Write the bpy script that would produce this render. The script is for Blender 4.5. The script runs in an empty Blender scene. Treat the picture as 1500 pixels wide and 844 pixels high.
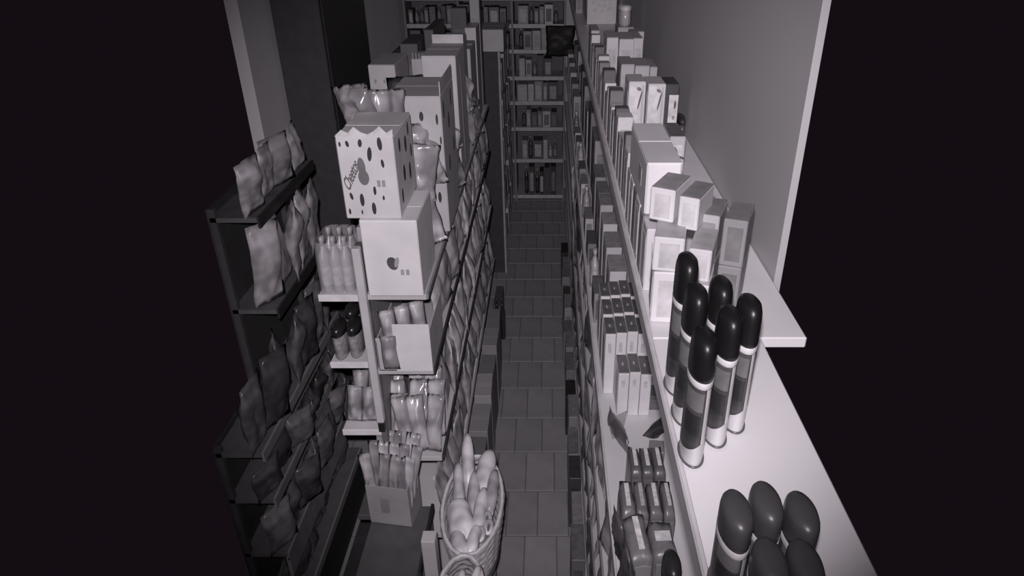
import bpy, bmesh, math, random
from mathutils import Vector, Matrix, noise
S = bpy.context.scene
C = S.collection
R = math.radians
PI = math.pi
random.seed(7)

# ---------------------------------------------------------------- camera
cam = bpy.data.cameras.new('security_camera')
cam.sensor_width = 36.0
cam.lens = 36.0 * 1018 / 1500
cam.shift_x = -55 / 1500
cam.clip_start = 0.02
camo = bpy.data.objects.new('security_camera', cam)
camo.location = (0, 0, 2.7)
camo.rotation_euler = (R(90 - 28.5), 0, 0)
C.objects.link(camo)
S.camera = camo

# ---------------------------------------------------------------- world: night
w = bpy.data.worlds.new('night'); S.world = w
w.use_nodes = True
bg = w.node_tree.nodes['Background']
bg.inputs[0].default_value = (1.0, 0.62, 0.96, 1)
bg.inputs[1].default_value = 0.007

# ---------------------------------------------------------------- the camera's infrared lamp
ld = bpy.data.lights.new('infrared_lamp', 'SPOT')
ld.energy = 1.0
ld.color = (1.0, 0.915, 0.99)
ld.spot_size = R(70)
ld.spot_blend = 0.7
ld.shadow_soft_size = 0.012
ld.use_nodes = True
nt = ld.node_tree
em = nt.nodes['Emission']
fo = nt.nodes.new('ShaderNodeLightFalloff')
fo.inputs['Strength'].default_value = 66.0
fo.inputs['Smooth'].default_value = 0.35
nt.links.new(fo.outputs['Linear'], em.inputs['Strength'])
lo = bpy.data.objects.new('infrared_lamp', ld)
lo.location = (-0.015, -0.02, 2.775)
lo.rotation_euler = (R(90 - 28.0), 0, R(-1.5))
C.objects.link(lo)

vs = S.view_settings
vs.view_transform = 'Standard'
try: vs.look = 'None'
except Exception: pass
vs.gamma = 1.0
vs.use_curve_mapping = False
vs.exposure = 0.0

# ================================================================ materials
_m = {}
def M(tone, rough=0.6, var=0.12, scale=18, bump=0.0, clear=False):
    k = (round(tone, 3), rough, var, scale, bump, clear)
    if k in _m: return _m[k]
    m = bpy.data.materials.new('grey_%03d_%02d' % (int(tone * 1000), int(rough * 100)))
    m.use_nodes = True
    t = m.node_tree; b = t.nodes['Principled BSDF']
    b.inputs['Roughness'].default_value = rough
    b.inputs['Specular IOR Level'].default_value = 0.35 if rough > .4 else 0.6
    tc = t.nodes.new('ShaderNodeTexCoord')
    n = t.nodes.new('ShaderNodeTexNoise'); n.inputs['Scale'].default_value = scale; n.inputs['Detail'].default_value = 3
    t.links.new(tc.outputs['Object'], n.inputs['Vector'])
    r = t.nodes.new('ShaderNodeMapRange')
    r.inputs['From Min'].default_value = .3; r.inputs['From Max'].default_value = .7
    r.inputs['To Min'].default_value = tone * (1 - var); r.inputs['To Max'].default_value = tone * (1 + var)
    t.links.new(n.outputs['Fac'], r.inputs['Value'])
    cb = t.nodes.new('ShaderNodeCombineColor')
    for i, f in enumerate((1, .985, 1)):
        mu = t.nodes.new('ShaderNodeMath'); mu.operation = 'MULTIPLY'; mu.inputs[1].default_value = f
        t.links.new(r.outputs[0], mu.inputs[0]); t.links.new(mu.outputs[0], cb.inputs[i])
    t.links.new(cb.outputs[0], b.inputs['Base Color'])
    if bump:
        bp = t.nodes.new('ShaderNodeBump'); bp.inputs['Strength'].default_value = bump; bp.inputs['Distance'].default_value = .004
        t.links.new(n.outputs['Fac'], bp.inputs['Height']); t.links.new(bp.outputs[0], b.inputs['Normal'])
    if clear:
        b.inputs['Coat Weight'].default_value = .8; b.inputs['Coat Roughness'].default_value = .12
    _m[k] = m
    return m

def foil(tone, rough=.32):                                   # printed plastic film: blotchy print, glossy
    k = ('foil', round(tone, 2), rough)
    if k in _m: return _m[k]
    m = bpy.data.materials.new('film_%03d' % int(tone * 1000)); m.use_nodes = True
    t = m.node_tree; b = t.nodes['Principled BSDF']
    b.inputs['Roughness'].default_value = rough
    b.inputs['Specular IOR Level'].default_value = .5
    tc = t.nodes.new('ShaderNodeTexCoord')
    n = t.nodes.new('ShaderNodeTexNoise'); n.inputs['Scale'].default_value = 14; n.inputs['Detail'].default_value = 1
    t.links.new(tc.outputs['Object'], n.inputs['Vector'])
    r = t.nodes.new('ShaderNodeValToRGB'); e = r.color_ramp.elements
    e[0].position = .38; e[0].color = (tone * .6, tone * .58, tone * .6, 1)
    e[1].position = .62; e[1].color = (tone * 1.25, tone * 1.22, tone * 1.25, 1)
    t.links.new(n.outputs['Fac'], r.inputs[0]); t.links.new(r.outputs[0], b.inputs['Base Color'])
    _m[k] = m
    return m

def clear_film():
    if 'clear' in _m: return _m['clear']
    m = bpy.data.materials.new('clear_plastic_film'); m.use_nodes = True
    b = m.node_tree.nodes['Principled BSDF']
    b.inputs['Base Color'].default_value = (.75, .73, .75, 1)
    b.inputs['Roughness'].default_value = .12
    b.inputs['Alpha'].default_value = .28
    b.inputs['Specular IOR Level'].default_value = .8
    _m['clear'] = m
    return m

# ================================================================ helpers
def link(name, me, mat, parent=None):
    o = bpy.data.objects.new(name, me)
    C.objects.link(o)
    if mat is not None:
        if len(me.materials) == 0: me.materials.append(mat)
        elif me.materials[0] != mat:
            o.material_slots[0].link = 'OBJECT'; o.material_slots[0].material = mat
    if parent is not None: o.parent = parent
    return o

def obj(name, bm, mat, parent=None, smooth=False):
    bmesh.ops.recalc_face_normals(bm, faces=bm.faces)
    me = bpy.data.meshes.new(name); bm.to_mesh(me); bm.free()
    if smooth:
        for p in me.polygons: p.use_smooth = True
    return link(name, me, mat, parent)

def tag(o, label, cat, group=None):
    o['label'] = label; o['category'] = cat
    if group: o['group'] = group
    return o

def thing(name, label, cat, loc=(0, 0, 0), rz=0, group=None, tilt=(0, 0)):
    o = bpy.data.objects.new(name, None); C.objects.link(o)
    o.empty_display_size = .02
    o.location = loc; o.rotation_euler = (tilt[0], tilt[1], rz)
    return tag(o, label, cat, group)

def struct(o):
    o['kind'] = 'structure'; return o

def addbox(bm, x0, x1, y0, y1, z0, z1, bev=0.0):
    t = bmesh.new()
    bmesh.ops.create_cube(t, size=1)
    for v in t.verts:
        v.co = Vector(((x0 + x1) / 2 + v.co.x * (x1 - x0), (y0 + y1) / 2 + v.co.y * (y1 - y0), (z0 + z1) / 2 + v.co.z * (z1 - z0)))
    if bev: bmesh.ops.bevel(t, geom=list(t.edges), offset=bev, segments=1, affect='EDGES')
    me = bpy.data.meshes.new('tmp'); t.to_mesh(me); t.free(); bm.from_mesh(me); bpy.data.meshes.remove(me)
    return bm

def box(name, x0, x1, y0, y1, z0, z1, mat, parent=None, bev=0.0):
    return obj(name, addbox(bmesh.new(), x0, x1, y0, y1, z0, z1, bev), mat, parent)

def lathe(prof, rx, ry, seg=20, cap=True):
    """prof: list of (radius factor, z)"""
    bm = bmesh.new(); rings = []
    for r, z in prof:
        rings.append([bm.verts.new((rx * r * math.cos(2 * PI * i / seg), ry * r * math.sin(2 * PI * i / seg), z)) for i in range(seg)])
    for a, b in zip(rings, rings[1:]):
        for i in range(seg): bm.faces.new((a[i], a[(i + 1) % seg], b[(i + 1) % seg], b[i]))
    if cap:
        bm.faces.new(rings[0][::-1]); bm.faces.new(rings[-1])
    return bm

def shell(rx, ry, a0, a1, z0, z1, n=16, slant=0.0, slant0=0.0):
    """a strip of cylinder wall between two angles; slant shifts the lower edge across the front"""
    bm = bmesh.new(); lo_, hi_ = [], []
    for i in range(n + 1):
        a = a0 + (a1 - a0) * i / n
        x, y = rx * math.cos(a), ry * math.sin(a)
        lo_.append(bm.verts.new((x, y, z0 + slant * math.cos(a - slant0)))); hi_.append(bm.verts.new((x, y, z1)))
    for i in range(n): bm.faces.new((lo_[i], lo_[i + 1], hi_[i + 1], hi_[i]))
    return bm

def tube(bm, pts, r, seg=6, closed=False, rxs=1.0):
    pts = [Vector(p) for p in pts]; n = len(pts); rings = []
    for i, p in enumerate(pts):
        if closed: d = pts[(i + 1) % n] - pts[i - 1]
        else: d = pts[min(i + 1, n - 1)] - pts[max(i - 1, 0)]
        d.normalize()
        u = d.cross(Vector((0, 0, 1)))
        if u.length < .01: u = Vector((1, 0, 0))
        u.normalize(); q = u.cross(d).normalized()
        rings.append([bm.verts.new(p + (u * math.cos(2 * PI * k / seg) * rxs + q * math.sin(2 * PI * k / seg)) * r) for k in range(seg)])
    m = n if closed else n - 1
    for i in range(m):
        a, b = rings[i], rings[(i + 1) % n]
        for k in range(seg): bm.faces.new((a[k], a[(k + 1) % seg], b[(k + 1) % seg], b[k]))
    if not closed:
        bm.faces.new(rings[0][::-1]); bm.faces.new(rings[-1])
    return bm

def disc(cx, cz, rx, rz, y, n=14, rot=0.0, axis='y', th=.0006):
    """thin printed patch on a face looking towards -y (axis y) or -x / +x (axis x)"""
    bm = bmesh.new(); f, b = [], []
    for i in range(n):
        a = 2 * PI * i / n
        px, pz = rx * math.cos(a), rz * math.sin(a)
        px, pz = px * math.cos(rot) - pz * math.sin(rot), px * math.sin(rot) + pz * math.cos(rot)
        if axis == 'y':
            f.append(bm.verts.new((cx + px, y - th, cz + pz))); b.append(bm.verts.new((cx + px, y + th, cz + pz)))
        else:
            f.append(bm.verts.new((y - th, cx + px, cz + pz))); b.append(bm.verts.new((y + th, cx + px, cz + pz)))
    bm.faces.new(f); bm.faces.new(b[::-1])
    for i in range(n): bm.faces.new((f[i], f[(i + 1) % n], b[(i + 1) % n], b[i]))
    return bm

def bag_mesh(w, h, t, seed, nu=8, nv=11, crump=.16, seam=.07):
    """soft pillow pack with crimped end seams: x thickness, y width, z height"""
    bm = bmesh.new(); rows = {}
    sd = Vector((seed * 3.7, seed * 1.9, seed * .7))
    for side in (1, -1):
        for j in range(nv + 1):
            v = j / nv
            for i in range(nu + 1):
                u = i / nu
                edge = i in (0, nu) or j in (0, nv)
                if edge and side == -1: rows[(side, i, j)] = rows[(1, i, j)]; continue
                pv = 0 if v < seam or v > 1 - seam else math.sin(PI * (v - seam) / (1 - 2 * seam)) ** .5
                pu = math.sin(PI * u) ** .6 if 0 < u < 1 else 0
                th = t / 2 * pu * pv
                q = Vector((u * 2.6, v * 3.4, side * .8)) + sd
                th *= 1 + crump * 3 * noise.noise(q)
                th += t * crump * .5 * noise.noise(q * 2.7) * pu
                pinch = 1 - .08 * pv
                bend = t * .35 * noise.noise(Vector((v * 1.5, seed, 0)))
                yy = (u - .5) * w * pinch + w * .05 * noise.noise(q * 1.3)
                rows[(side, i, j)] = bm.verts.new((side * th + bend, yy, v * h + h * .02 * noise.noise(Vector((u * 3, seed, v)))))
    for side in (1, -1):
        for j in range(nv):
            for i in range(nu):
                vs_ = (rows[(side, i, j)], rows[(side, i + 1, j)], rows[(side, i + 1, j + 1)], rows[(side, i, j + 1)])
                try: bm.faces.new(vs_ if side == 1 else vs_[::-1])
                except ValueError: pass
    bmesh.ops.recalc_face_normals(bm, faces=bm.faces)
    me = bpy.data.meshes.new('bag'); bm.to_mesh(me); bm.free()
    for p in me.polygons: p.use_smooth = True
    return me

ORD = ['first', 'second', 'third', 'fourth', 'fifth', 'sixth', 'seventh', 'eighth', 'ninth', 'tenth', 'eleventh', 'twelfth',
       'thirteenth', 'fourteenth', 'fifteenth', 'sixteenth', 'seventeenth', 'eighteenth', 'nineteenth', 'twentieth',
       'twenty-first', 'twenty-second', 'twenty-third', 'twenty-fourth', 'twenty-fifth', 'twenty-sixth']
def shade(t):
    return 'black' if t < .05 else 'dark grey' if t < .17 else 'grey' if t < .34 else 'light grey' if t < .6 else 'white'

# -- cardboard carton with two top flaps and a tape strip
def carton(name, label, x0, x1, y0, y1, z0, z1, tone, rz=0, cat='carton', tape=True, group=None, rough=.75, tapetone=None):
    t = thing(name, label, cat, ((x0 + x1) / 2, (y0 + y1) / 2, z0), rz, group)
    a, b, h = (x1 - x0) / 2, (y1 - y0) / 2, z1 - z0
    m = M(tone, rough, .08, 9)
    box('body', -a, a, -b, b, 0, h - .002, m, t, min(.003, a * .12))
    g = min(.002, b * .04)
    box('flap', -a * .985, a * .985, -b * .985, -g, h - .002, h, m, t)
    box('flap', -a * .985, a * .985, g, b * .985, h - .002, h, m, t)
    if tape:
        mt = M(tapetone if tapetone else min(.85, tone * 1.15), .3, .05)
        q = obj('tape', addbox(addbox(bmesh.new(), -a * .97, a * .97, -b * .14, b * .14, h, h + .0008),
                               -a - .0008, -a, -b * .14, b * .14, h * .72, h + .0008), mt, t)
    return t

# -- retail box: body, a printed panel on front, side and top
def pack(name, label, x0, x1, y0, y1, z0, z1, tone, ptone, rz=0, cat='box', group=None, top=None, pf=(.16, .84, .14, .8), side=True, rough=.45):
    t = thing(name, label, cat, ((x0 + x1) / 2, (y0 + y1) / 2, z0), rz, group)
    a, b, h = (x1 - x0) / 2, (y1 - y0) / 2, z1 - z0
    box('body', -a, a, -b, b, 0, h, M(tone, rough, .06), t, min(.0018, a * .1))
    p = M(ptone, rough, .2, 40)
    box('front_panel', -a + 2 * a * pf[0], -a + 2 * a * pf[1], -b - .0006, -b + .001, h * pf[2], h * pf[3], p, t)
    if side: box('side_panel', -a - .0006, -a + .001, -b * .72, b * .72, h * .12, h * .86, p, t)
    if top is not None: box('top_panel', -a * .95, a * .95, -b * .95, b * .95, h - .001, h + .0010, M(top, rough, .2, 40), t)
    box('end_flap', -a * .94, a * .94, -b * .94, -b * .3, h, h + .0007, M(tone if top is None else top, rough, .06), t)
    return t

# ================================================================ SETTING
floor = struct(box('floor', -1.42, .42, 1.5, 7.35, -.06, -.0006, M(.14, .8), None))
tm = None
mts = [M(x, .55, .15, 6, .1) for x in (.25, .265, .28, .257)]
TW, TL, G = .155, .30, .0045
k = 0
for r_ in range(18):
    y0 = 1.82 + r_ * TL
    off = (.078 if r_ % 2 else 0) + .01 * math.sin(r_ * 2.1)
    for c_ in range(10):
        x0 = -1.29 + c_ * TW + off
        if x0 > .2: continue
        if tm is None:
            bm = addbox(bmesh.new(), 0, TW - G, 0, TL - G * 1.6, -.004, .004, .0015)
            tm = bpy.data.meshes.new('tile'); bm.to_mesh(tm); bm.free(); tm.materials.append(mts[0])
        o = bpy.data.objects.new('tile', tm); C.objects.link(o); o.parent = floor
        o.location = (x0, y0, .0003 * random.random())
        k += 1
        if k % 4:
            o.material_slots[0].link = 'OBJECT'; o.material_slots[0].material = mts[k % 4]

wall_m = M(.46, .85, .06, 1.5, .05)
struct(box('wall_right', .38, .392, 1.04, 7.35, 0, 3.3, wall_m))
struct(box('wall_back', -1.46, .44, 7.3, 7.36, 0, 3.3, M(.36, .85, .08, 2)))
struct(box('wall_left', -1.46, -1.40, 3.35, 7.35, 0, 3.3, M(.62, .85, .06, 2)))

# ================================================================ RIGHT WALL SHELVING
t = thing('wall_shelving', 'long white shelving unit standing against the right wall, with a wide top board', 'shelving', (.26, 0, 0))
def rs(n, x0, x1, y0, y1, z0, z1, m, b=.001): return box(n, x0 - .26, x1 - .26, y0, y1, z0, z1, m, t, b)
rs('top_board', .151, .31, .22, .858, 2.132, 2.15, M(.74, .42, .05, 5), .002)
rs('top_board', .151, .378, .86, 6.9, 2.132, 2.15, M(.74, .42, .05, 5), .002)
rs('front_lip', .1455, .151, .22, 6.9, 2.118, 2.151, M(.55, .5))
rs('lip_trim', .1435, .1458, .22, 6.9, 2.143, 2.152, M(.55, .35))
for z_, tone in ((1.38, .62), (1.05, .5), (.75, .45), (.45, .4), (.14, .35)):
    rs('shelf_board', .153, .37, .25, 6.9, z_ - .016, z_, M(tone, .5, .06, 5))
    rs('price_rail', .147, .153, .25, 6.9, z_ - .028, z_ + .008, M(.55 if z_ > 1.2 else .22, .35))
rs('back_panel', .37, .377, 1.0, 6.9, .02, 2.13, M(.34, .6))
for y_ in (1.36, 2.48, 3.6, 4.72, 5.84, 6.87):
    rs('upright', .345, .37, y_, y_ + .025, 0, 2.13, M(.3, .5))
rs('kick_plate', .16, .17, .25, 6.9, 0, .12, M(.12, .6))

# ================================================================ LEFT GONDOLA
t = thing('gondola_shelving', 'double-sided steel gondola shelving left of the aisle, loaded with cartons and bags', 'shelving', (-.55, 1.8, 0))
def gs(n, x0, x1, y0, y1, z0, z1, m, b=.001): return box(n, x0 + .55, x1 + .55, y0 - 1.8, y1 - 1.8, z0, z1, m, t, b)
GY = 4.1
for z_ in (1.70, 1.43, 1.07, .70, .14):
    xe = -.366 if z_ > .2 else -.415
    gs('shelf_board', -.545, xe, 1.80, GY, z_ - .018, z_, M(.55, .5, .06, 5))
    gs('price_rail', xe, xe + .007, 1.80, GY, z_ - .016, z_ + .003, M(.05 if 1 < z_ < 1.6 else .3, .45))
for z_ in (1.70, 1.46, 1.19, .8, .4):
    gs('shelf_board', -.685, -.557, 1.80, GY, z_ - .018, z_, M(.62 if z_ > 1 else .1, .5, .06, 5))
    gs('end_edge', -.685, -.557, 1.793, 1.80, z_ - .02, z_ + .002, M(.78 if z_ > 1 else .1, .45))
gs('back_panel', -.556, -.546, 1.83, GY, .1, 1.69, M(.3, .6))
gs('post', -.562, -.538, 1.775, 1.80, 1.235, 1.86, M(.62, .4, .05), .003)
gs('post_foot', -.560, -.540, 1.777, 1.798, 1.195, 1.235, M(.02, .5), .003)
gs('post_base', -.559, -.541, 1.80, 1.83, 0, 1.86, M(.16, .5))
gs('post', -.562, -.538, GY - .025, GY, 0, 1.9, M(.3, .5))
gs('base_plinth', -.66, -.42, 1.84, GY - .02, 0, .12, M(.08, .6))

# ---------------- big cartons on the gondola's near end
def spots(t, pts, y, tone=.05, axis='y'):
    for (cx, cz, rx, rz, ro) in pts: obj('spot', disc(cx, cz, rx, rz, y, 14, ro, axis), M(tone, .6), t)

t = carton('plain_carton', 'smooth white carton with small round fruit logo, bottom of the stack at the gondola end', -.532, -.371, 1.79, 2.03, 1.70, 1.942, .80)
a, b = .0805, .12
obj('logo', disc(.000, .108, .0155, .021, -b, 20, .3), M(.10, .6), t)
obj('logo_leaf', disc(.0125, .112, .0065, .017, -b - .0008, 12, -.25), M(.40, .6), t)
for i in (0, 1): box('icon', .021 + i * .015, .031 + i * .015, -b - .0008, -b + .001, .071, .089, M(.42, .6), t)
t = carton('spotted_carton', 'white carton with black spots and curved lettering, topmost at the gondola end', -.567, -.414, 1.80, 2.06, 1.943, 2.176, .70)
a, b = .0765, .13
spots(t, [(-.066, .213, .003, .007, 0), (-.046, .214, .0045, .009, .2), (-.012, .216, .0055, .011, -.1), (.040, .214, .0065, .018, .05), (.010, .186, .0062, .02, -.1),
          (.042, .160, .0042, .012, .1), (-.054, .067, .0042, .011, .2), (-.026, .056, .006, .019, 0), (.004, .031, .006, .018, 0), (.012, .083, .0042, .013, 0),
          (-.064, .022, .0032, .009, 0), (-.03, .02, .0022, .007, 0), (.034, .062, .003, .007, 0)], -b)
spots(t, [(-.06, .19, .012, .02, 0), (.02, .17, .014, .024, 0), (.07, .2, .01, .02, 0), (-.03, .10, .014, .024, 0), (.05, .08, .013, .026, 0), (-.08, .05, .01, .022, 0), (.09, .13, .01, .02, 0)], a, .05, 'x')
obj('print_patch', disc(-.016, .15, .0105, .027, -b, 20, .05), M(.20, .6), t)
obj('print_patch', disc(-.0135, .121, .0145, .022, -b - .0003, 20, .05), M(.20, .6), t)
for i in (0, 1): box('icon', .021 + i * .013, .030 + i * .013, -b - .0008, -b + .001, .094, .113, M(.34, .6), t)
fc = bpy.data.curves.new('lettering', 'FONT'); fc.body = 'Cheetos'; fc.size = .050; fc.extrude = .0004; fc.space_character = .9; fc.offset = .0008
fo_ = bpy.data.objects.new('lettering_curve', fc); C.objects.link(fo_)
bpy.context.view_layer.update()
me = bpy.data.meshes.new_from_object(fo_); bpy.data.objects.remove(fo_); bpy.data.curves.remove(fc)
me.transform(Matrix.Diagonal((.5, 1.0, 1, 1)) @ Matrix.Rotation(R(44), 4, 'Z') @ Matrix.Diagonal((.66, 1.15, 1, 1)))
o = link('lettering', me, M(.16, .6), t); o.location = (-.058, -b - .0007, .080); o.rotation_euler = (R(90), 0, 0)
# torn standing lid flaps of that carton
bm = bmesh.new()
zz = [0, .014, .006, .022, .008, .002, .01, .024, .006, .016]
xs = [-.0765 + .153 * i / 9 for i in range(10)]
lo_ = [bm.verts.new((x_, -.128, .232)) for x_ in xs]; hi_ = [bm.verts.new((x_, -.124, .236 + z_)) for x_, z_ in zip(xs, zz)]
lb_ = [bm.verts.new((x_, -.126, .232)) for x_ in xs]; hb_ = [bm.verts.new((x_, -.122, .236 + z_)) for x_, z_ in zip(xs, zz)]
for i in range(9):
    bm.faces.new((lo_[i], lo_[i + 1], hi_[i + 1], hi_[i])); bm.faces.new((lb_[i + 1], lb_[i], hb_[i], hb_[i + 1])); bm.faces.new((hi_[i], hi_[i + 1], hb_[i + 1], hb_[i]))
obj('torn_flap', bm, M(.66, .7), t)

t = carton('spotted_carton', 'taller spotted white carton standing behind the lettered one, half hidden by foil bags', -.525, -.352, 2.26, 2.56, 1.70, 2.175, .52, tape=False)
a, b = .0865, .15
spots(t, [(.07, .40, .004, .018, 0), (.055, .30, .005, .022, 0), (.078, .33, .003, .014, 0), (.02, .41, .007, .016, 0), (-.03, .35, .006, .022, .1), (-.06, .42, .006, .02, 0),
          (.03, .24, .004, .02, .3), (-.02, .22, .004, .03, -.3), (.075, .22, .004, .02, 0), (-.05, .26, .006, .02, 0), (.06, .13, .006, .02, 0)], -b)
spots(t, [(-.10, .42, .012, .03, 0), (0, .36, .014, .03, 0), (.08, .42, .012, .03, 0), (-.04, .22, .014, .03, 0), (.09, .25, .012, .03, 0)], a, .05, 'x')
box('standing_flap', .0835, .0865, -.145, .145, .475, .52, M(.55, .7), t)

t = carton('large_white_carton', 'tallest plain white carton in the middle of the gondola top', -.50, -.366, 2.80, 3.10, 1.70, 2.205, .56, tape=False)
box('side_crease', .0665, .0678, -.02, .02, .05, .45, M(.4, .7), t)
box('standing_flap', -.066, .066, .146, .149, .505, .54, M(.5, .7), t)
t = carton('white_carton', 'narrow white carton right behind the tallest plain carton', -.48, -.390, 3.14, 3.42, 1.70, 2.20, .44, tape=False)
t = carton('white_carton', 'low wide carton on the gondola top, behind the narrow white one', -.545, -.38, 3.46, 3.72, 1.70, 2.12, .38)
t = pack('stacked_box', 'upright pale box with folded lid at the far end of the gondola top', -.437, -.380, 3.78, 3.98, 1.70, 2.17, .42, .36)
t = pack('stacked_box', 'narrow grey box standing upright behind the folded-lid box', -.43, -.378, 4.0, 4.09, 1.70, 2.31, .24, .2)
t = pack('lattice_carton', 'pale carton printed with rows of small dots, on the gondola top left', -.69, -.588, 2.72, 2.98, 1.70, 2.185, .46, .42, cat='carton')
for i in range(2):
    for j in range(6): obj('printed_dot', disc(-.028 + i * .034, .20 + j * .045, .0045, .008, -.131, 8), M(.26, .6), t)
t = pack('stacked_box', 'pale open box with a dark round mark, left of the tallest carton', -.60, -.52, 3.12, 3.32, 1.70, 2.135, .42, .40)
obj('round_mark', disc(.014, .37, .008, .014, -.1012, 12), M(.08, .6), t)
for i in range(5): box('lid_tooth', -.036 + i * .014, -.028 + i * .014, -.098, -.094, .435, .46, M(.22, .7), t)
t = pack('stacked_box', 'small pale box between dark boxes on the gondola top', -.54, -.485, 3.78, 3.95, 1.70, 2.12, .42, .38)
for i, (x0, x1, y0, y1, z1, tn, lb) in enumerate(((-.69, -.61, 3.35, 3.65, 2.16, .10, 'dark box at the left edge of the gondola top, behind the dotted carton'),
        (-.60, -.555, 3.50, 3.9, 2.20, .08, 'dark upright box on the gondola top, behind the round-marked box'),
        (-.535, -.45, 4.0, 4.09, 2.24, .06, 'black low box at the far end of the gondola top'))):
    pack('dark_box', lb, x0, x1, y0, y1, 1.70, z1, tn, tn * 1.5)

# ---------------- display tray with white front on the second shelf
t = thing('display_tray', 'white-fronted cardboard display tray on the second gondola shelf, with a glossy packet inside', 'carton', (-.448, 1.79, 1.43))
box('front_panel', -.03, .083, 0, .004, .0, .172, M(.78, .6, .05), t, .001)
box('side_flap', -.086, -.03, .004, .007, 0, .12, M(.5, .6), t, .001)
box('base', -.086, .083, .004, .24, 0, .004, M(.6, .6), t)
box('side_wall', .080, .083, .004, .24, .004, .15, M(.62, .6), t)
box('side_wall', -.086, -.083, .004, .24, .004, .11, M(.55, .6), t)
o = link('glossy_packet', bag_mesh(.05, .13, .04, 3), foil(.4)); o.location = (-.487, 1.775, 1.45); o.rotation_euler = (0, R(8), R(-90))
tag(o, 'small shiny foil packet hanging in front of the white display tray', 'packet')
for i in range(3):
    o = link('clear_bag', bag_mesh(.05, .17, .05, 11 + i), foil(.5)); o.location = (-.50 + i * .042, 1.87 + i * .03, 1.436); o.rotation_euler = (R(4), 0, R(-85 + 8 * i))
    tag(o, 'pale wrapped bag standing in the white display tray, %s from the post' % ORD[i], 'bag', 'bags in the display tray')

# ---------------- rows of snack bags on the gondola's aisle side
BV = [bag_mesh(.135, .25, .042, 20 + i) for i in range(6)]
BV2 = [bag_mesh(.15, .20, .045, 40 + i) for i in range(6)]
def bagrow(zb, y0, y1, step, x, nm, shelf, tones, var=BV, tilt=-6, where='from the near end', sc=1.0, rzr=18, shape='snack bag'):
    n = int((y1 - y0) / step)
    for i in range(n):
        tn = tones[(i * 5 + int(zb * 10)) % len(tones)]
        o = link(nm, var[(i * 7 + int(zb * 13)) % len(var)], foil(tn))
        o.location = (x + random.uniform(-.006, .006), y0 + step * (i + .5), zb + .001)
        o.rotation_euler = (R(random.uniform(-7, 7)), R(tilt + random.uniform(-5, 5)), R(random.uniform(-rzr, rzr)))
        s_ = sc * random.uniform(.88, 1.04); o.scale = (1, 1, s_)
        tag(o, '%s %s on %s, %s %s' % (shade(tn), shape, shelf, ORD[i], where), 'bag', shape + 's on ' + shelf)
T1 = (.68, .52, .62, .42, .72, .56, .38)
bagrow(1.07, 2.06, 4.06, .09, -.378, 'snack_bag', 'the third gondola shelf', T1)
bagrow(.70, 1.86, 4.06, .09, -.378, 'snack_bag', 'the fourth gondola shelf', (.46, .36, .56, .3, .42, .5))
bagrow(1.43, 2.08, 4.06, .09, -.380, 'snack_bag', 'the second gondola shelf', T1, BV2, -4, 'from the display tray', 1.1)
bagrow(1.07, 2.1, 4.0, .16, -.455, 'snack_bag', 'the third gondola shelf, rear row', T1, BV, 2, 'from the near end', 1.12)
# thin pale packets heaped at the near end of the third shelf
TP = [bag_mesh(.062, .20, .04, 60 + i, 10, 13, .30) for i in range(4)]
for r_ in range(3):
    for i in range(4):
        o = link('soft_packet', TP[(i + r_) % 4], foil((.56, .48, .52, .44)[(i * 3 + r_) % 4], .22))
        o.location = (-.518 + i * .040 + .008 * (r_ % 2), 1.825 + r_ * .055, 1.074 + r_ * .020)
        o.rotation_euler = (R(random.uniform(-7, 7)), R(-24 + random.uniform(-5, 5)), R(-90 + random.uniform(-14, 14)))
        tag(o, 'soft pale packet heaped below the display tray, %s from the post, %s row' % (ORD[i], ('front', 'middle', 'rear')[r_]), 'packet', 'soft packets at the gondola end')
# foil bags spilling over the top shelf beside the spotted cartons
FB = [bag_mesh(.13, .2, .06, 80 + i, 14, 16, .42) for i in range(5)]
for i, (x_, y_, z_, rx_, ry_, rz_, tn, lb) in enumerate((
        (-.40, 2.12, 1.71, 6, -14, -60, .5, 'crumpled shiny foil bag wedged beside the lettered carton'),
        (-.44, 2.15, 1.86, -8, 6, -75, .48, 'foil bag propped on another behind the lettered carton'),
        (-.50, 2.14, 2.02, 4, -10, -95, .42, 'crinkled foil bag poking up between the two spotted cartons'),
        (-.385, 2.20, 1.90, -10, -24, -40, .45, 'foil bag hanging down the face of the taller spotted carton'),
        (-.545, 2.10, 2.06, 10, 12, -110, .34, 'dull grey bag behind the torn flap of the lettered carton'),
        (-.375, 2.66, 1.71, 0, -10, -30, .3, 'grey plastic bag on the top shelf between the spotted and plain cartons'),
        (-.372, 2.72, 1.84, 14, -18, -20, .42, 'pale bag resting against the tallest plain carton'),
        (-.352, 3.2, 1.9, 8, -20, -10, .42, 'light plastic bag bulging out beside the narrow white carton'),
        (-.362, 3.32, 1.71, 5, -10, -8, .34, 'pale bag on the top shelf beside the narrow white carton'),
        (-.358, 3.5, 1.71, -6, -12, 6, .2, 'grey bag at the top shelf edge near the far end'))):
    o = link('foil_bag', FB[i % 5], foil(tn, .18)); o.location = (x_, y_, z_); o.rotation_euler = (R(rx_), R(ry_), R(rz_))
    tag(o, lb, 'bag', 'foil bags on the gondola top')
for i, (x_, y_, tn) in enumerate(((-.62, 2.2, .2), (-.61, 2.4, .12), (-.565, 2.62, .07), (-.52, 2.64, .05), (-.475, 2.66, .09))):
    o = link('foil_bag', BV2[i], foil(tn)); o.location = (x_, y_, 1.9 if i > 1 else 1.71); o.rotation_euler = (R(4 * i - 8), 0, R(-80 - 6 * i)); o.scale = (1, .5, 1.3)
    tag(o, 'dark crumpled bag on the gondola top behind the spotted cartons, %s from the left' % ORD[i], 'bag', 'dark bags on the gondola top')

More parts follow.
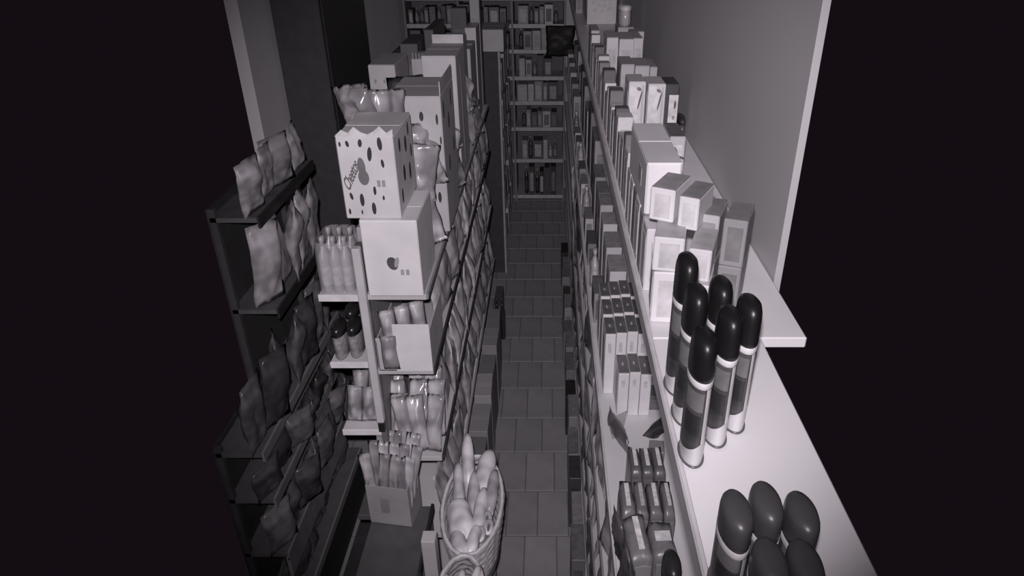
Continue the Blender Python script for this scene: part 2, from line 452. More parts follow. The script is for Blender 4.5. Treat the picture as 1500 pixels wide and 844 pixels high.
# items on the end of the rear side: wrapped bottles, black-lidded tubs, white packets
def bottle(name, label, x, y, z, rx, ry, h, tone, captone, cat='bottle', group=None, lab=None, tilt=(0, 0), seg=14, rough=.25):
    t = thing(name, label, cat, (x, y, z), 0, group, tilt)
    obj('body', lathe([(.82, 0), (1, h * .03), (1, h * .58), (.9, h * .68), (.42, h * .8), (.40, h * .86)], rx, ry, seg), M(tone, rough, .1), t, True)
    obj('cap', lathe([(.47, h * .85), (.47, h * .985), (.38, h)], rx, ry, seg), M(captone, .35), t, True)
    if lab is not None: obj('label_band', shell(rx * 1.015, ry * 1.015, 0, 2 * PI, h * .16, h * .5, 16), M(lab, .5, .2, 40), t, True)
    return t
k = 0
for i in range(3):
    for j in range(2):
        k += 1
        bottle('wrapped_bottle', 'shrink-wrapped bottle on the top left ledge, %s from left, %s row' % (ORD[i], ('front', 'back')[j]),
               -.660 + i * .032, 1.835 + j * .07, 1.70, .0165, .032, .175, .42, .40, group='shrink-wrapped bottles', lab=.5)
bm = lathe([(1, 0), (1.01, .07), (1.0, .11), (.97, .15), (.93, .165)], 1, 1, 32, False)
for v in bm.verts:                                  # rounded-square bundle
    q = math.atan2(v.co.y, v.co.x); f = math.hypot(v.co.x, v.co.y)
    v.co.x = .0545 * f * math.copysign(abs(math.cos(q)) ** .4, math.cos(q)); v.co.y = .0735 * f * math.copysign(abs(math.sin(q)) ** .4, math.sin(q))
o = obj('shrink_wrap', bm, clear_film(), None, True); o.location = (-.628, 1.87, 1.701)
tag(o, 'clear shrink film around the pale bottles on the top left ledge', 'plastic wrap')
t = pack('tall_box', 'pale narrow box leaning behind the shrink-wrapped bottles', -.575, -.548, 1.9, 2.0, 1.91, 2.0, .4, .35)
t.location.z = 1.70; t.scale.z = 1.9
for i, (x_, y_) in enumerate(((-.655, 1.84), (-.61, 1.85), (-.64, 1.95), (-.595, 1.96))):
    t = thing('lidded_tub', 'clear tub with black lid on the second left ledge, %s of four' % ('front left', 'front right', 'rear left', 'rear right')[i], 'tub', (x_, y_, 1.46), 0, 'black-lidded tubs')
    obj('body', lathe([(.8, 0), (1, .01), (1, .085), (.9, .09)], .021, .042, 16), M(.28, .15, .3, 60), t, True)
    obj('lid', lathe([(1.05, .088), (1.05, .112), (.7, .118)], .021, .042, 16), M(.02, .3), t, True)
for i in range(4):
    o = link('pale_packet', BV2[i], foil(.46)); o.location = (-.655 + (i % 2) * .05, 1.84 + (i // 2) * .08, 1.192); o.rotation_euler = (R(-8), R(6 * (i % 2)), R(-88 + 7 * i)); o.scale = (1, .36, .75)
    tag(o, 'pale soft packet on the third left ledge, %s of four' % ('front left', 'front right', 'rear left', 'rear right')[i], 'packet', 'pale packets on the third left ledge')
for z_, tn in ((1.46, .16), (1.19, .2), (.8, .12)):
    for i in range(5):
        x0 = -.672; y0 = 2.12 + i * .38
        h = .14 + .04 * math.sin(i * 3 + z_)
        pack('grocery_box', '%s box on the gondola\'s left side, %s ledge, %s from near end' % (shade(tn * (1 + .3 * math.sin(i * 2.3))), {1.70: 'top', 1.46: 'second', 1.19: 'third', .8: 'fourth'}[z_], ORD[i]),
             x0, -.575, y0, y0 + .24, z_, z_ + h, tn * (1 + .3 * math.sin(i * 2.3)), tn * .7, group='boxes on the left side of the gondola')

# ---------------- low cabinet at the gondola end, with the carton of snack bags
t = thing('low_cabinet', 'low grey display cabinet with dark edge trim at the near end of the gondola', 'cabinet', (-.51, 1.55, 0))
box('body', -.095, .098, -.30, .22, 0, .862, M(.13, .6), t, .003)
box('top_panel', -.097, .097, -.302, .222, .862, .87, M(.10, .5), t, .001)
box('edge_trim', .097, .106, -.302, .222, .845, .882, M(.025, .4), t)
box('side_door', .098, .101, -.28, .2, .08, .82, M(.3, .5), t, .001)
t = thing('bag_carton', 'open cardboard carton full of shiny snack bags on the low cabinet', 'carton', (-.528, 1.73, .875), R(-9))
m = M(.34, .75, .1, 12)
box('front_panel', -.072, .072, -.045, -.041, 0, .165, m, t)
box('rear_panel', -.072, .072, .056, .060, 0, .165, m, t)
box('side_panel', -.072, -.069, -.041, .056, 0, .165, m, t)
box('side_panel', .069, .072, -.041, .056, 0, .165, m, t)
box('base_panel', -.069, .069, -.041, .056, 0, .004, m, t)
box('label_patch', -.028, .002, -.0458, -.0445, .05, .115, M(.24, .7), t)
SB = [bag_mesh(.040, .21, .016, 100 + i, 7, 12, .45) for i in range(5)]
for r_ in range(3):
    for i in range(5):
        o = link('snack_stick_bag', SB[(i + r_ * 2) % 5], foil((.5, .36, .44, .3, .55)[(i + r_ * 3) % 5], .16))
        lx, ly = -.054 + i * .027, -.028 + r_ * .03
        ca, sa = math.cos(R(-9)), math.sin(R(-9))
        o.location = (-.528 + lx * ca - ly * sa, 1.73 + lx * sa + ly * ca, .93 + r_ * .014)
        o.rotation_euler = (R(random.uniform(-7, 7)), R(-10 - 5 * r_), R(-99 + random.uniform(-16, 16)))
        tag(o, 'narrow shiny snack bag in the open carton, %s row, %s from left' % (('front', 'middle', 'rear')[r_], ORD[i]), 'bag', 'snack bags in the open carton')
t = pack('white_slab_box', 'upright white box beside the dark cabinet trim, left of the near basket', -.395, -.352, 1.5, 1.545, .0, 1.0, .56, .5)

# ---------------- wicker baskets
def basket(label, x, y, ztop, rx, ry, h, tone, rimtone):
    t = thing('wicker_basket', label, 'basket', (x, y, ztop - h))
    bm = bmesh.new(); n = 40; rows = 11
    for j in range(rows):
        z_ = .012 + (h - .02) * j / (rows - 1); f = .78 + .22 * (j / (rows - 1))
        tube(bm, [(rx * f * (1 + .022 * math.sin(10 * 2 * PI * i / n + j * PI)) * math.cos(2 * PI * i / n), ry * f * (1 + .022 * math.sin(10 * 2 * PI * i / n + j * PI)) * math.sin(2 * PI * i / n), z_) for i in range(n)], .0085, 5, True)
    obj('weave', bm, M(tone, .7, .2, 60), t, True)
    for i in range(20):
        a_ = 2 * PI * i / 20
        obj('stake', tube(bmesh.new(), [(rx * .78 * math.cos(a_), ry * .78 * math.sin(a_), 0), (rx * math.cos(a_), ry * math.sin(a_), h)], .003, 5), M(tone, .7), t)
    bm = bmesh.new()
    tube(bm, [(rx * 1.0 * math.cos(2 * PI * i / 40), ry * 1.0 * math.sin(2 * PI * i / 40), h + .002 * math.sin(i * 2.5)) for i in range(40)], .0065, 8, True)
    obj('rim', bm, M(rimtone, .6, .15, 50), t, True)
    obj('base', lathe([(.1, 0), (.8, .002), (.8, .01), (.1, .011)], rx, ry, 24), M(tone * .6, .8), t)
    return t
def stool(label, x, y, rx, ry, h):
    t = thing('basket_stool', label, 'stool', (x, y, 0))
    obj('seat', lathe([(1, h - .03), (1, h)], rx, ry, 24), M(.2, .6), t)
    for i in range(4):
        a_ = PI / 4 + i * PI / 2
        obj('leg', tube(bmesh.new(), [(rx * .85 * math.cos(a_), ry * .85 * math.sin(a_), 0), (rx * .7 * math.cos(a_), ry * .7 * math.sin(a_), h - .028)], .011, 8), M(.18, .6), t)
basket('round pale wicker basket of wrapped rolls standing at the aisle edge', -.262, 1.735, .93, .100, .225, .20, .42, .66)
stool('low round stool under the wicker basket of rolls', -.262, 1.735, .085, .18, .73)
def roll_mesh(L, rx, rz, seed, n=12, m=12):
    """soft plump roll along y with wrapped, pinched ends"""
    bm = bmesh.new(); rings = []
    for j in range(m + 1):
        v = j / m
        f = .30 + .70 * math.sin(PI * min(1, max(0, (v - .06) / .88))) ** .30 if .06 < v < .94 else .34
        ring = []
        for i in range(n):
            a_ = 2 * PI * i / n
            q = 1 + .16 * noise.noise(Vector((math.cos(a_) * 1.4, v * 4, math.sin(a_) * 1.4 + seed * 5)))
            ring.append(bm.verts.new((rx * f * q * math.cos(a_), (v - .5) * L, rz * (f if .06 < v < .94 else .12) * q * math.sin(a_))))
        rings.append(ring)
    for p_, q_ in zip(rings, rings[1:]):
        for i in range(n): bm.faces.new((p_[i], p_[(i + 1) % n], q_[(i + 1) % n], q_[i]))
    bm.faces.new(rings[0][::-1]); bm.faces.new(rings[-1])
    bmesh.ops.recalc_face_normals(bm, faces=bm.faces)
    me = bpy.data.meshes.new('roll'); bm.to_mesh(me); bm.free()
    for p in me.polygons: p.use_smooth = True
    return me
for i, (dx, dy, z_, pitch, yaw, L, rx_, rz_, tn, lb) in enumerate((
        (-.030, .150, .955, 38, 5, .24, .022, .030, .42, 'long pale wrapped roll sticking up at the back of the round basket'),
        (-.055, .060, .930, 30, 6, .20, .020, .030, .36, 'slim wrapped roll along the left rim of the round basket'),
        (.030, .120, .930, 24, -8, .22, .034, .040, .42, 'fat wrapped roll at the back right of the round basket'),
        (.000, .035, .920, 20, 3, .20, .022, .035, .33, 'wrapped roll lying in the middle of the round basket'),
        (-.035, -.070, .925, 10, 14, .17, .042, .040, .50, 'wide pale wrapped loaf at the front left of the round basket'),
        (.025, -.045, .915, 14, -5, .22, .022, .035, .44, 'pale wrapped roll right of the wide loaf in the round basket'),
        (.062, .050, .930, 16, -4, .18, .020, .030, .26, 'darker packet against the right rim of the round basket'),
        (-.030, -.165, .915, 12, 10, .11, .026, .030, .42, 'small pale packet against the front rim of the round basket'),
        (.015, -.150, .915, 10, -8, .12, .020, .030, .5, 'small wrapped roll at the very front of the round basket'),
        (.0, .0, .80, 0, 0, .26, .05, .045, .3, 'large wrapped loaf at the bottom of the round basket, under the rolls'))):
    o = link('wrapped_roll', roll_mesh(L, rx_ * 1.08, rz_, i), foil(tn * 1.5)); o.location = (-.262 + dx, 1.735 + dy, z_ - .01); o.rotation_euler = (R(pitch), 0, R(yaw))
    tag(o, lb, 'packet', 'wrapped rolls in the round basket')
for i, (dx, dy, tn) in enumerate(((.052, -.055, .62), (.06, -.09, .6), (.035, -.12, .62), (.055, -.02, .56))):
    t = thing('ring_biscuit', 'ring-shaped pale pastry on the right side of the round basket, %s from the back' % ORD[(3, 2, 1, 0)[i]] if False else 'ring-shaped pale pastry in the round basket, %s' % ('second from the back', 'third from the back', 'nearest the camera', 'farthest back')[i],
              'pastry', (-.262 + dx, 1.735 + dy, .905), 0, 'ring pastries in the round basket', (R(25), R(10)))
    obj('ring', tube(bmesh.new(), [(.011 * math.cos(2 * PI * q / 18), .021 * math.sin(2 * PI * q / 18), 0) for q in range(18)], .0075, 8, True), foil(tn), t, True)
    obj('hole_film', lathe([(.3, -.002), (.9, 0)], .006, .012, 12), M(.1, .5), t)
basket('second pale wicker basket with white rim, nearest the camera', -.255, 1.30, 1.0, .068, .15, .18, .3, .62)
stool('low round stool under the nearer basket', -.255, 1.30, .06, .12, .82)
for i in range(3):
    o = link('white_loaf', roll_mesh(.19, .018, .04, 20 + i), foil(.72)); o.location = (-.288 + i * .034, 1.29 + .015 * i, .985); o.rotation_euler = (R(8), 0, R(8 - 8 * i))
    tag(o, 'pale wrapped loaf in the nearer basket, %s from the left' % ORD[i], 'packet', 'loaves in the nearer basket')

# ---------------- cartons along the floor below the gondola
for i, (y0, ln, h, tn, xr) in enumerate(((1.98, .20, .40, .30, -.305), (2.22, .17, .42, .32, -.312), (2.44, .2, .36, .16, -.308), (2.68, .22, .36, .26, -.305), (2.94, .2, .38, .34, -.31),
                                         (3.18, .22, .33, .18, -.315), (3.45, .2, .36, .26, -.312), (3.70, .25, .32, .22, -.32))):
    carton('floor_carton', '%s floor carton under the gondola, %s from the near end' % (shade(tn), ORD[i]), -.40, xr, y0, y0 + ln, .0047, h + .08, tn, R(2 * math.sin(i * 2)), group='cartons under the gondola')
for i in range(2):
    bottle('dark_bottle', 'dark glass bottle at the far foot of the gondola, %s of the pair' % ('left', 'right')[i], -.37 + i * .04, 4.22, 0, .018, .036, .34, .03, .05, group='dark bottles by the gondola')
carton('floor_carton', 'dark low carton on the floor between gondola and black cabinet', -.40, -.345, 4.3, 4.6, 0, .22, .08)

# ================================================================ BLACK END CABINET AND FAR SHELVING (left of the aisle end)
t = thing('end_shelving', 'shelving with a black end panel beyond the gondola', 'shelving', (-.5, 5.24, 0))
box('end_panel', -.16, .125, 0, .02, 0, 1.80, M(.045, .7), t)
box('back_panel', -.16, -.15, .02, 1.6, 0, 1.8, M(.1, .7), t)
box('front_edge', .125, .140, -.004, .024, 0, 1.80, M(.30, .5), t)
for z_ in (.15, .5, .85, 1.15, 1.45, 1.79): box('shelf_board', -.15, .13, .02, 1.6, z_ - .016, z_, M(.4, .5), t)
for j, z_ in enumerate((.15, .5, .85, 1.15, 1.45)):
    for i in range(5):
        tn = (.34, .2, .42, .15, .28)[(i + j * 2) % 5]
        pack('shelf_box', '%s box on the black-ended shelving, %s shelf up, %s from near end' % (shade(tn), ORD[j], ORD[i]), -.44, -.372, 5.28 + i * .29, 5.5 + i * .29, z_, z_ + .2 + .03 * math.sin(i * 5 + j), tn, tn * .7, group='boxes on the black-ended shelving')
carton('pale_carton', 'pale closed carton on top of the black-ended shelving', -.50, -.335, 5.3, 5.7, 1.79, 1.945, .40, tape=False)

# ================================================================ BACK WALL SHELVING
t = thing('back_shelving', 'wide shelving unit across the back wall at the end of the aisle', 'shelving', (0, 6.9, 0))
for z_ in (.06, .45, .78, 1.04, 1.28, 1.53, 1.76):
    box('shelf_board', -1.35, .15, .02, .34, z_ - .018, z_, M(.34, .6), t)
    box('price_rail', -1.35, .15, .008, .02, z_ - .03, z_ + .006, M(.34, .5), t)
for x_ in (-1.36, -.86, -.36, .135): box('upright', x_, x_ + .02, .0, .36, 0, 2.0, M(.16, .6), t)
box('shelf_board', -1.335, .135, .02, .34, 1.968, 1.985, M(.3, .6), t)
box('back_panel', -1.35, .15, .36, .37, 0, 2.0, M(.1, .7), t)
k = 0
for j, (z_, hh) in enumerate(((.06, .26), (.45, .2), (.78, .17), (1.04, .16), (1.28, .17), (1.53, .16), (1.76, .145))):
    x_ = -1.32; i = 0
    while x_ < .12:
        vis = -.36 < x_ or z_ > 1.5
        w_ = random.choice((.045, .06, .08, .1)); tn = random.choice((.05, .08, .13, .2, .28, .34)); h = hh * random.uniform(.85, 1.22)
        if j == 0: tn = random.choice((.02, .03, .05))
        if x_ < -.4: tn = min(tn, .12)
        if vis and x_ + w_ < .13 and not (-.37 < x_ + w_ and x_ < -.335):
            side = 'right half' if x_ > -.11 else 'left half' if x_ > -.36 else 'far left bay'
            sh = ('bottom', 'second', 'third', 'fourth', 'fifth', 'sixth', 'top')[j]
            lb = '%s %s on the back shelving, %s shelf, %s, %s along'
            if random.random() < .3:
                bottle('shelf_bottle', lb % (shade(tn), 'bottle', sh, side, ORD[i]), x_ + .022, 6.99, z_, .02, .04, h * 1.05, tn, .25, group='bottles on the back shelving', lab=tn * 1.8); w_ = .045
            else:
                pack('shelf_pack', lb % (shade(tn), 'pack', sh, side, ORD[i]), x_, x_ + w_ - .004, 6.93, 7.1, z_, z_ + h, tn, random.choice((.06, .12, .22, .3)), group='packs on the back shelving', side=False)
            i += 1
        x_ += w_ + .004
for i in range(9):
    bottle('spirit_bottle', 'dark bottle with a glinting cap on top of the back shelving, %s from the left' % ORD[i], -1.12 + i * .068, 6.98, 1.986, .017, .034, .2, .04, .5, group='bottles along the top of the back shelving', lab=.2)
o = link('dark_bag', bag_mesh(.28, .27, .10, 200, 10, 12, .3), M(.02, .6)); o.location = (.10, 6.84, 1.49); o.rotation_euler = (0, 0, R(-90))
tag(o, 'black bag hanging in front of the back shelving, upper right', 'bag')

# ================================================================ GOODS ON THE RIGHT TOP BOARD
Z = 2.151
pack('tall_carton', 'tall pale carton at the far end of the right top board', .205, .365, 4.05, 4.4, Z, 2.62, .42, .40, cat='carton')
for i, (x0, x1, y0, z1, tn) in enumerate(((.158, .2, 4.5, 2.3, .2), (.16, .21, 4.8, 2.32, .28), (.16, .2, 5.2, 2.34, .18), (.16, .22, 5.6, 2.3, .24), (.16, .21, 6.0, 2.36, .2))):
    pack('far_box', '%s box on the far stretch of the right top board, %s beyond the tall carton' % (shade(tn), ORD[i]), x0, x1, y0, y0 + .22, Z, z1, tn, tn * .7, group='far boxes on the right top board')
for i, (x0, x1, y0, y1, z1, tn, lb) in enumerate((
        (.158, .190, 2.78, 2.95, 2.30, .42, 'pale box at the board edge, far end of the bright row'),
        (.193, .232, 2.45, 2.62, 2.325, .52, 'tall pale box in the bright far row'),
        (.235, .285, 2.45, 2.62, 2.320, .5, 'wide pale box in the bright far row'),
        (.288, .322, 2.50, 2.66, 2.315, .48, 'narrow pale box in the bright far row, towards the wall'),
        (.212, .252, 2.12, 2.26, 2.300, .42, 'flat-topped grey box right behind the left pictured box'),
        (.256, .300, 2.14, 2.28, 2.292, .42, 'flat-topped grey box right behind the right pictured box'),
        (.304, .326, 2.16, 2.3, 2.285, .38, 'narrow grey box behind the pictured boxes, towards the wall'),
        (.300, .352, 2.72, 2.8, 2.305, .42, 'small pale box raised against the wall in the far row'))):
    pack('product_box', lb, x0, x1, y0, y1, Z, z1, tn, tn * .82, group='boxes on the right top board')
t = thing('lidded_jar', 'low shiny jar lying near the wall at the far row', 'jar', (.31, 3.06, Z + .13))
obj('body', lathe([(.8, 0), (1, .01), (1, .05), (.85, .06)], .026, .05, 18), M(.4, .2), t, True)
obj('lid', lathe([(1.04, .058), (1.04, .076), (.6, .082)], .026, .05, 18), M(.6, .2), t, True)
pack('product_box', 'grey box under the shiny jar', .28, .345, 3.0, 3.14, Z, Z + .13, .32, .25)

def pictured(label, x0, x1, y0, y1, z1):
    t = pack('pictured_box', label, x0, x1, y0, y1, Z, z1, .62, .66, pf=(.04, .62, .30, .97), group='pictured boxes')
    b = (y1 - y0) / 2; a = (x1 - x0) / 2; h = z1 - Z
    obj('printed_oval', disc(a * .12, h * .76, a * .30, h * .16, -b - .0008, 16, -.25), M(.74, .5), t)
    obj('printed_strand', disc(a * .36, h * .74, a * .10, h * .15, -b - .0012, 12, -.2), M(.12, .5), t)
    obj('printed_strand', disc(a * .22, h * .90, a * .3, h * .025, -b - .0012, 12, -.5), M(.2, .5), t)
    obj('printed_mark', disc(-a * .45, h * .28, a * .2, h * .05, -b - .0012, 12), M(.2, .5), t)
    box('lower_panel', a * .0, a * .95, -b - .0008, -b + .001, h * .02, h * .36, M(.30, .5), t)
    box('edge_band', a * .55, a * .78, -b - .0008, -b + .001, h * .38, h * .96, M(.5, .5), t)
pictured('pale box with a printed dark-haired figure, left one of the pair', .200, .243, 1.78, 1.88, 2.322)
pictured('pale box with a printed dark-haired figure, right one of the pair', .252, .297, 1.80, 1.90, 2.312)
t = pack('dark_topped_box', 'dark box with a tall white label, against the wall beside the pictured boxes', .312, .350, 1.90, 2.0, Z, 2.29, .07, .64, pf=(.32, .98, -.02, .80), side=False)
obj('printed_mark', disc(.010, .085, .003, .012, -.0508, 10), M(.12, .5), t)
obj('printed_mark', disc(.008, .05, .004, .006, -.0508, 10), M(.3, .5), t)
for i, (x0, x1, y0, lb) in enumerate(((.222, .256, 1.50, 'small patterned box in front of the pictured pair, left one'), (.276, .312, 1.56, 'small patterned box with dark lid in front of the pictured pair, right one'))):
    t = pack('small_patterned_box', lb, x0, x1, y0, y0 + .12, Z, Z + .095, .5, .6, top=(.5, .16)[i])
    for q in range(4): obj('printed_mark', disc(-.01 + .007 * q, .05 + .014 * math.sin(q * 2), .003, .010, -.0608, 8, .4 * q), M(.1, .5), t)
t = thing('dark_jar', 'small dark round jar at the wall edge of the right top board', 'jar', (.366, 1.93, Z))
obj('body', lathe([(.9, 0), (1, .004), (1, .03)], .012, .04, 16), M(.08, .3), t, True)
obj('lid', lathe([(1.02, .03), (1.02, .042), (.8, .047)], .012, .04, 16), M(.04, .25), t, True)
# thin upright boxes in a row along the board edge: their sides face the aisle
i = 0; y_ = 1.34
while y_ < 2.76:
    wy = (.05, .035, .06, .045)[i % 4]; tn = (.6, .18, .5, .3, .62, .12, .45)[i % 7]
    pack('slim_box', '%s slim upright box on the right board edge, %s behind the big white box' % (shade(tn), ORD[i]), .156, .192 - (.004 if i % 2 else 0), y_, y_ + wy, Z, Z + .125 + .02 * math.sin(i * 1.7), tn, tn * .75, group='slim boxes on the board edge')
    y_ += wy + .008 + (.012 if i % 3 == 2 else 0); i += 1
for i in range(6):
    tn = (.66, .3, .62, .2, .6, .45)[i]
    pack('slim_box', '%s slim box carrying the big white box, %s from the near end' % (shade(tn), ORD[i]), .153, .205, 1.0 + i * .052, 1.046 + i * .052, Z, Z + .110, tn, tn * .8, group='slim boxes under the big white box')
t = carton('big_white_box', 'big glossy white box on top of the slim boxes, brightest on the right board', .154, .210, 1.055, 1.29, Z + .1115, Z + .200, .80, rough=.4, cat='box', tape=False)
box('side_mark', -.0286, -.027, -.06, -.02, .03, .06, M(.45, .5), t)
def stackbox(label, x0, x1, y0, y1, z0, z1, tn, pt, rz=-22, top=None, pf=(.2, .85, .12, .85)):
    return pack('shelf_carton', label, x0, x1, y0, y1, z0, z1, tn, pt, R(rz), 'box', 'stacked boxes behind the spray cans', top, pf)
stackbox('white box at the bottom of the left stack behind the cans', .156, .200, .90, .98, Z, Z + .085, .74, .62, -6, .5)
stackbox('white box with grey panel, second layer of the left stack behind the cans', .157, .201, .90, .98, Z + .0865, Z + .140, .70, .52, -12, .42)
stackbox('white box with clear window, top of the left stack', .164, .202, .955, 1.03, Z + .1415, Z + .192, .72, .58, -28, .34)
stackbox('white box at the bottom of the middle stack behind the cans', .206, .238, .86, .95, Z, Z + .085, .70, .6, -14, .5)
stackbox('white box, second layer of the middle stack', .206, .238, .87, .95, Z + .0865, Z + .135, .66, .55, -18, .4)
stackbox('white box with square mark, top of the middle stack', .204, .234, .935, 1.01, Z + .1365, Z + .186, .70, .60, -28, .26)
for i in range(2):
    for j in range(2):
        stackbox('grey-panelled box in the right stack near the wall, %s %s' % (('lower', 'upper')[j], ('left', 'right')[i]), .232 + i * .037, .267 + i * .037, .955 - i * .02, 1.03 - i * .02, Z + j * .0765, Z + .075 + j * .0765, .46 if i == 0 else .30, .30 if i == 0 else .20, -22, .22 if j else .3)

# ---------------- spray cans
def spray_can(label, x, y, h, captone=.012, rz=0, group='spray cans on the right board', z=Z, r=(.0132, .0255)):
    t = thing('spray_can', label, 'spray can', (x, y, z), 0, group)
    rx, ry = r
    zc = h * .72
    obj('base_ring', tube(bmesh.new(), [(rx * .99 * math.cos(2 * PI * i / 28), ry * .99 * math.sin(2 * PI * i / 28), .0022) for i in range(28)], .0016, 6, True), M(.10, .3), t, True)
    obj('can_body', lathe([(.93, .001), (.98, .004), (.98, zc - .012), (.9, zc)], rx, ry, 28), M(.70, .22, .04), t, True)
    lw_ = obj('label_wrap', shell(rx * .995, ry * .995, 0, 2 * PI, h * .19, zc - .010, 36, h * .07, R(0)), M(.085, .35, .5, 30), t, True)
    obj('label_band', shell(rx * 1.003, ry * 1.003, R(190), R(275), h * .48, h * .63, 14), M(.18, .4, .2, 50), lw_, True)
    obj('label_band', shell(rx * 1.003, ry * 1.003, R(195), R(270), h * .28, h * .45, 14), M(.035, .4, .2, 50), lw_, True)
    obj('label_stripe', shell(rx * 1.004, ry * 1.004, R(284), R(306), h * .21, zc - .010, 6), M(.74, .35), lw_, True)
    obj('collar', lathe([(.96, zc - .012), (1.03, zc - .008), (1.03, zc - .003), (.97, zc)], rx, ry, 28), M(.75, .3), t, True)
    obj('cap', lathe([(1.0, zc - .003), (1.02, zc + .004), (1.01, h * .89), (.97, h * .935), (.86, h * .972), (.6, h * .993), (.2, h)], rx, ry, 28), M(captone, .38), t, True)
    return t
for (x_, y_, h, lb) in ((.1620, .612, .164, 'black-capped spray can at the front left of the main group'),
        (.1650, .682, .180, 'black-capped spray can in the left column, second from the front'),
        (.1645, .742, .190, 'black-capped spray can at the back of the left column'),
        (.1955, .645, .172, 'black-capped spray can at the front of the middle column'),
        (.2010, .715, .172, 'black-capped spray can at the back of the middle column'),
        (.2230, .670, .172, 'black-capped spray can standing alone nearest the wall')):
    spray_can(lb, x_, y_, h)
for (x_, y_, h, lb) in ((.1605, .432, .104, 'grey-capped can of the near group, back left'), (.1880, .440, .106, 'grey-capped can of the near group, back middle'),
        (.2160, .430, .104, 'grey-capped can of the near group, at the right border'), (.1745, .379, .104, 'grey-capped can of the near group, front left'), (.2020, .377, .104, 'grey-capped can of the near group, front right')):
    spray_can(lb, x_, y_, h, .07, group='near cans on the right board')

# ================================================================ GOODS ON THE RIGHT MIDDLE SHELF
zs = 1.381
for r_, (y0, h) in enumerate(((1.635, .145), (1.742, .215), (1.856, .215), (1.970, .216))):
    for i in range(4):
        if r_ == 0 and i == 0: continue
        x0 = .1665 + i * .0325
        t = pack('tall_product_box', 'dark-topped tall white box on the right shelf, row %s, %s from the aisle' % (('one', 'two', 'three', 'four')[r_], ORD[i]),
                 x0, x0 + .0308, y0, y0 + .102, zs, zs + h + .004 * ((i * 7 + r_ * 3) % 3), .72, .55, group='tall boxes on the right middle shelf', top=.13, pf=(.28, .62, .70, .86))
        a_, b_, hh = .0154, .051, h + .004 * ((i * 7 + r_ * 3) % 3)
        o = obj('top_mark', lathe([(1, hh + .0006), (.9, hh + .0016)], .0034, .009, 10), M(.45, .5), t); o.rotation_euler.z = .0
        box('top_edge', -a_ * .95, a_ * .95, -b_, -b_ * .90, hh, hh + .0014, M(.8, .4), t)
i = 0
for (x0, x1, y0, ln, h, tn, tp) in ((.205, .262, 2.10, .14, .24, .56, .32), (.205, .262, 2.27, .15, .25, .5, .3), (.206, .262, 2.46, .13, .26, .56, .36), (.206, .258, 2.63, .14, .27, .45, .3), (.21, .26, 2.82, .16, .25, .36, .24), (.21, .26, 3.05, .2, .24, .3, .2)):
    pack('white_edged_box', 'white-edged box deep on the right middle shelf, %s behind the tall boxes' % ORD[i], x0, x1, y0, y0 + ln, zs, zs + h, tn, tp, group='white-edged boxes on the right middle shelf', top=tp); i += 1
for i in range(11):
    y0 = 2.16 + i * .235
    tn = (.30, .45, .2, .42, .36, .5, .24, .4)[i % 8]
    if i % 3 == 1:
        bottle('shelf_jar', 'pale jar at the front of the right middle shelf, %s from the tall boxes' % ORD[i], .178, y0 + .06, zs, .019, .045, .16, tn, .5, 'jar', 'items along the front of the right middle shelf', tn * 1.3)
    else:
        pack('front_box', '%s box at the front of the right middle shelf, %s from the tall boxes' % (shade(tn), ORD[i]), .160, .196, y0, y0 + .15, zs, zs + .12 + .03 * math.sin(i * 2), tn, tn * .5, group='items along the front of the right middle shelf', top=tn * .5)
for i in range(5):
    y0 = 4.8 + i * .4; tn = (.3, .2, .34, .25, .3)[i]
    pack('front_box', '%s box at the far end of the right middle shelf, %s of five' % (shade(tn), ORD[i]), .165, .215, y0, y0 + .25, zs, zs + .2, tn, tn * .6, group='far boxes on the right middle shelf')
for i in range(9):
    y0 = 3.32 + i * .38; tn = (.34, .2, .42, .26, .16, .36, .3, .2, .28)[i]
    pack('rear_box', '%s box at the back of the right middle shelf, %s beyond the white-edged boxes' % (shade(tn), ORD[i]), .222, .30, y0, y0 + .27, zs, zs + .33 + .05 * math.sin(i * 2.2), tn, tn * .65, group='rear boxes on the right middle shelf', top=tn * .7)
# loose things between the tall boxes and the dark packs
t = thing('cardboard_sheet', 'bent grey cardboard flap lying before the tall boxes', 'cardboard', (.20, 1.56, zs))
bm = bmesh.new()
P_ = [(-.03, .05, .002), (.028, .06, .03), (.005, -.03, .012), (-.022, -.035, .002)]
f = [bm.verts.new(q) for q in P_]; g_ = [bm.verts.new((q[0], q[1], q[2] + .002)) for q in P_]
bm.faces.new(f); bm.faces.new(g_)
for i in range(4): bm.faces.new((f[i], f[(i + 1) % 4], g_[(i + 1) % 4], g_[i]))
obj('sheet', bm, M(.36, .7), t)
box('crease', -.02, -.002, -.03, -.027, .012, .014, M(.3, .7), t)
pack('small_dark_box', 'small dark box beside the front row of tall boxes', .292, .335, 1.66, 1.72, zs, zs + .05, .12, .16)
o = link('dark_packet', bag_mesh(.05, .12, .035, 300, 8, 10, .35), foil(.06)); o.location = (.283, 1.53, zs + .004); o.rotation_euler = (R(-30), R(12), R(-85))
tag(o, 'folded black packet behind the three dark packs', 'packet')
pack('small_grey_box', 'small grey box in front of the folded black packet', .272, .312, 1.43, 1.48, zs, zs + .04, .22, .25, R(-6))
o = link('shiny_packet', bag_mesh(.055, .2, .03, 301, 8, 12, .3), foil(.16)); o.location = (.178, 1.63, zs + .012); o.rotation_euler = (R(78), R(0), R(8))
tag(o, 'long shiny dark packet lying over the shelf edge before the tall boxes', 'packet')

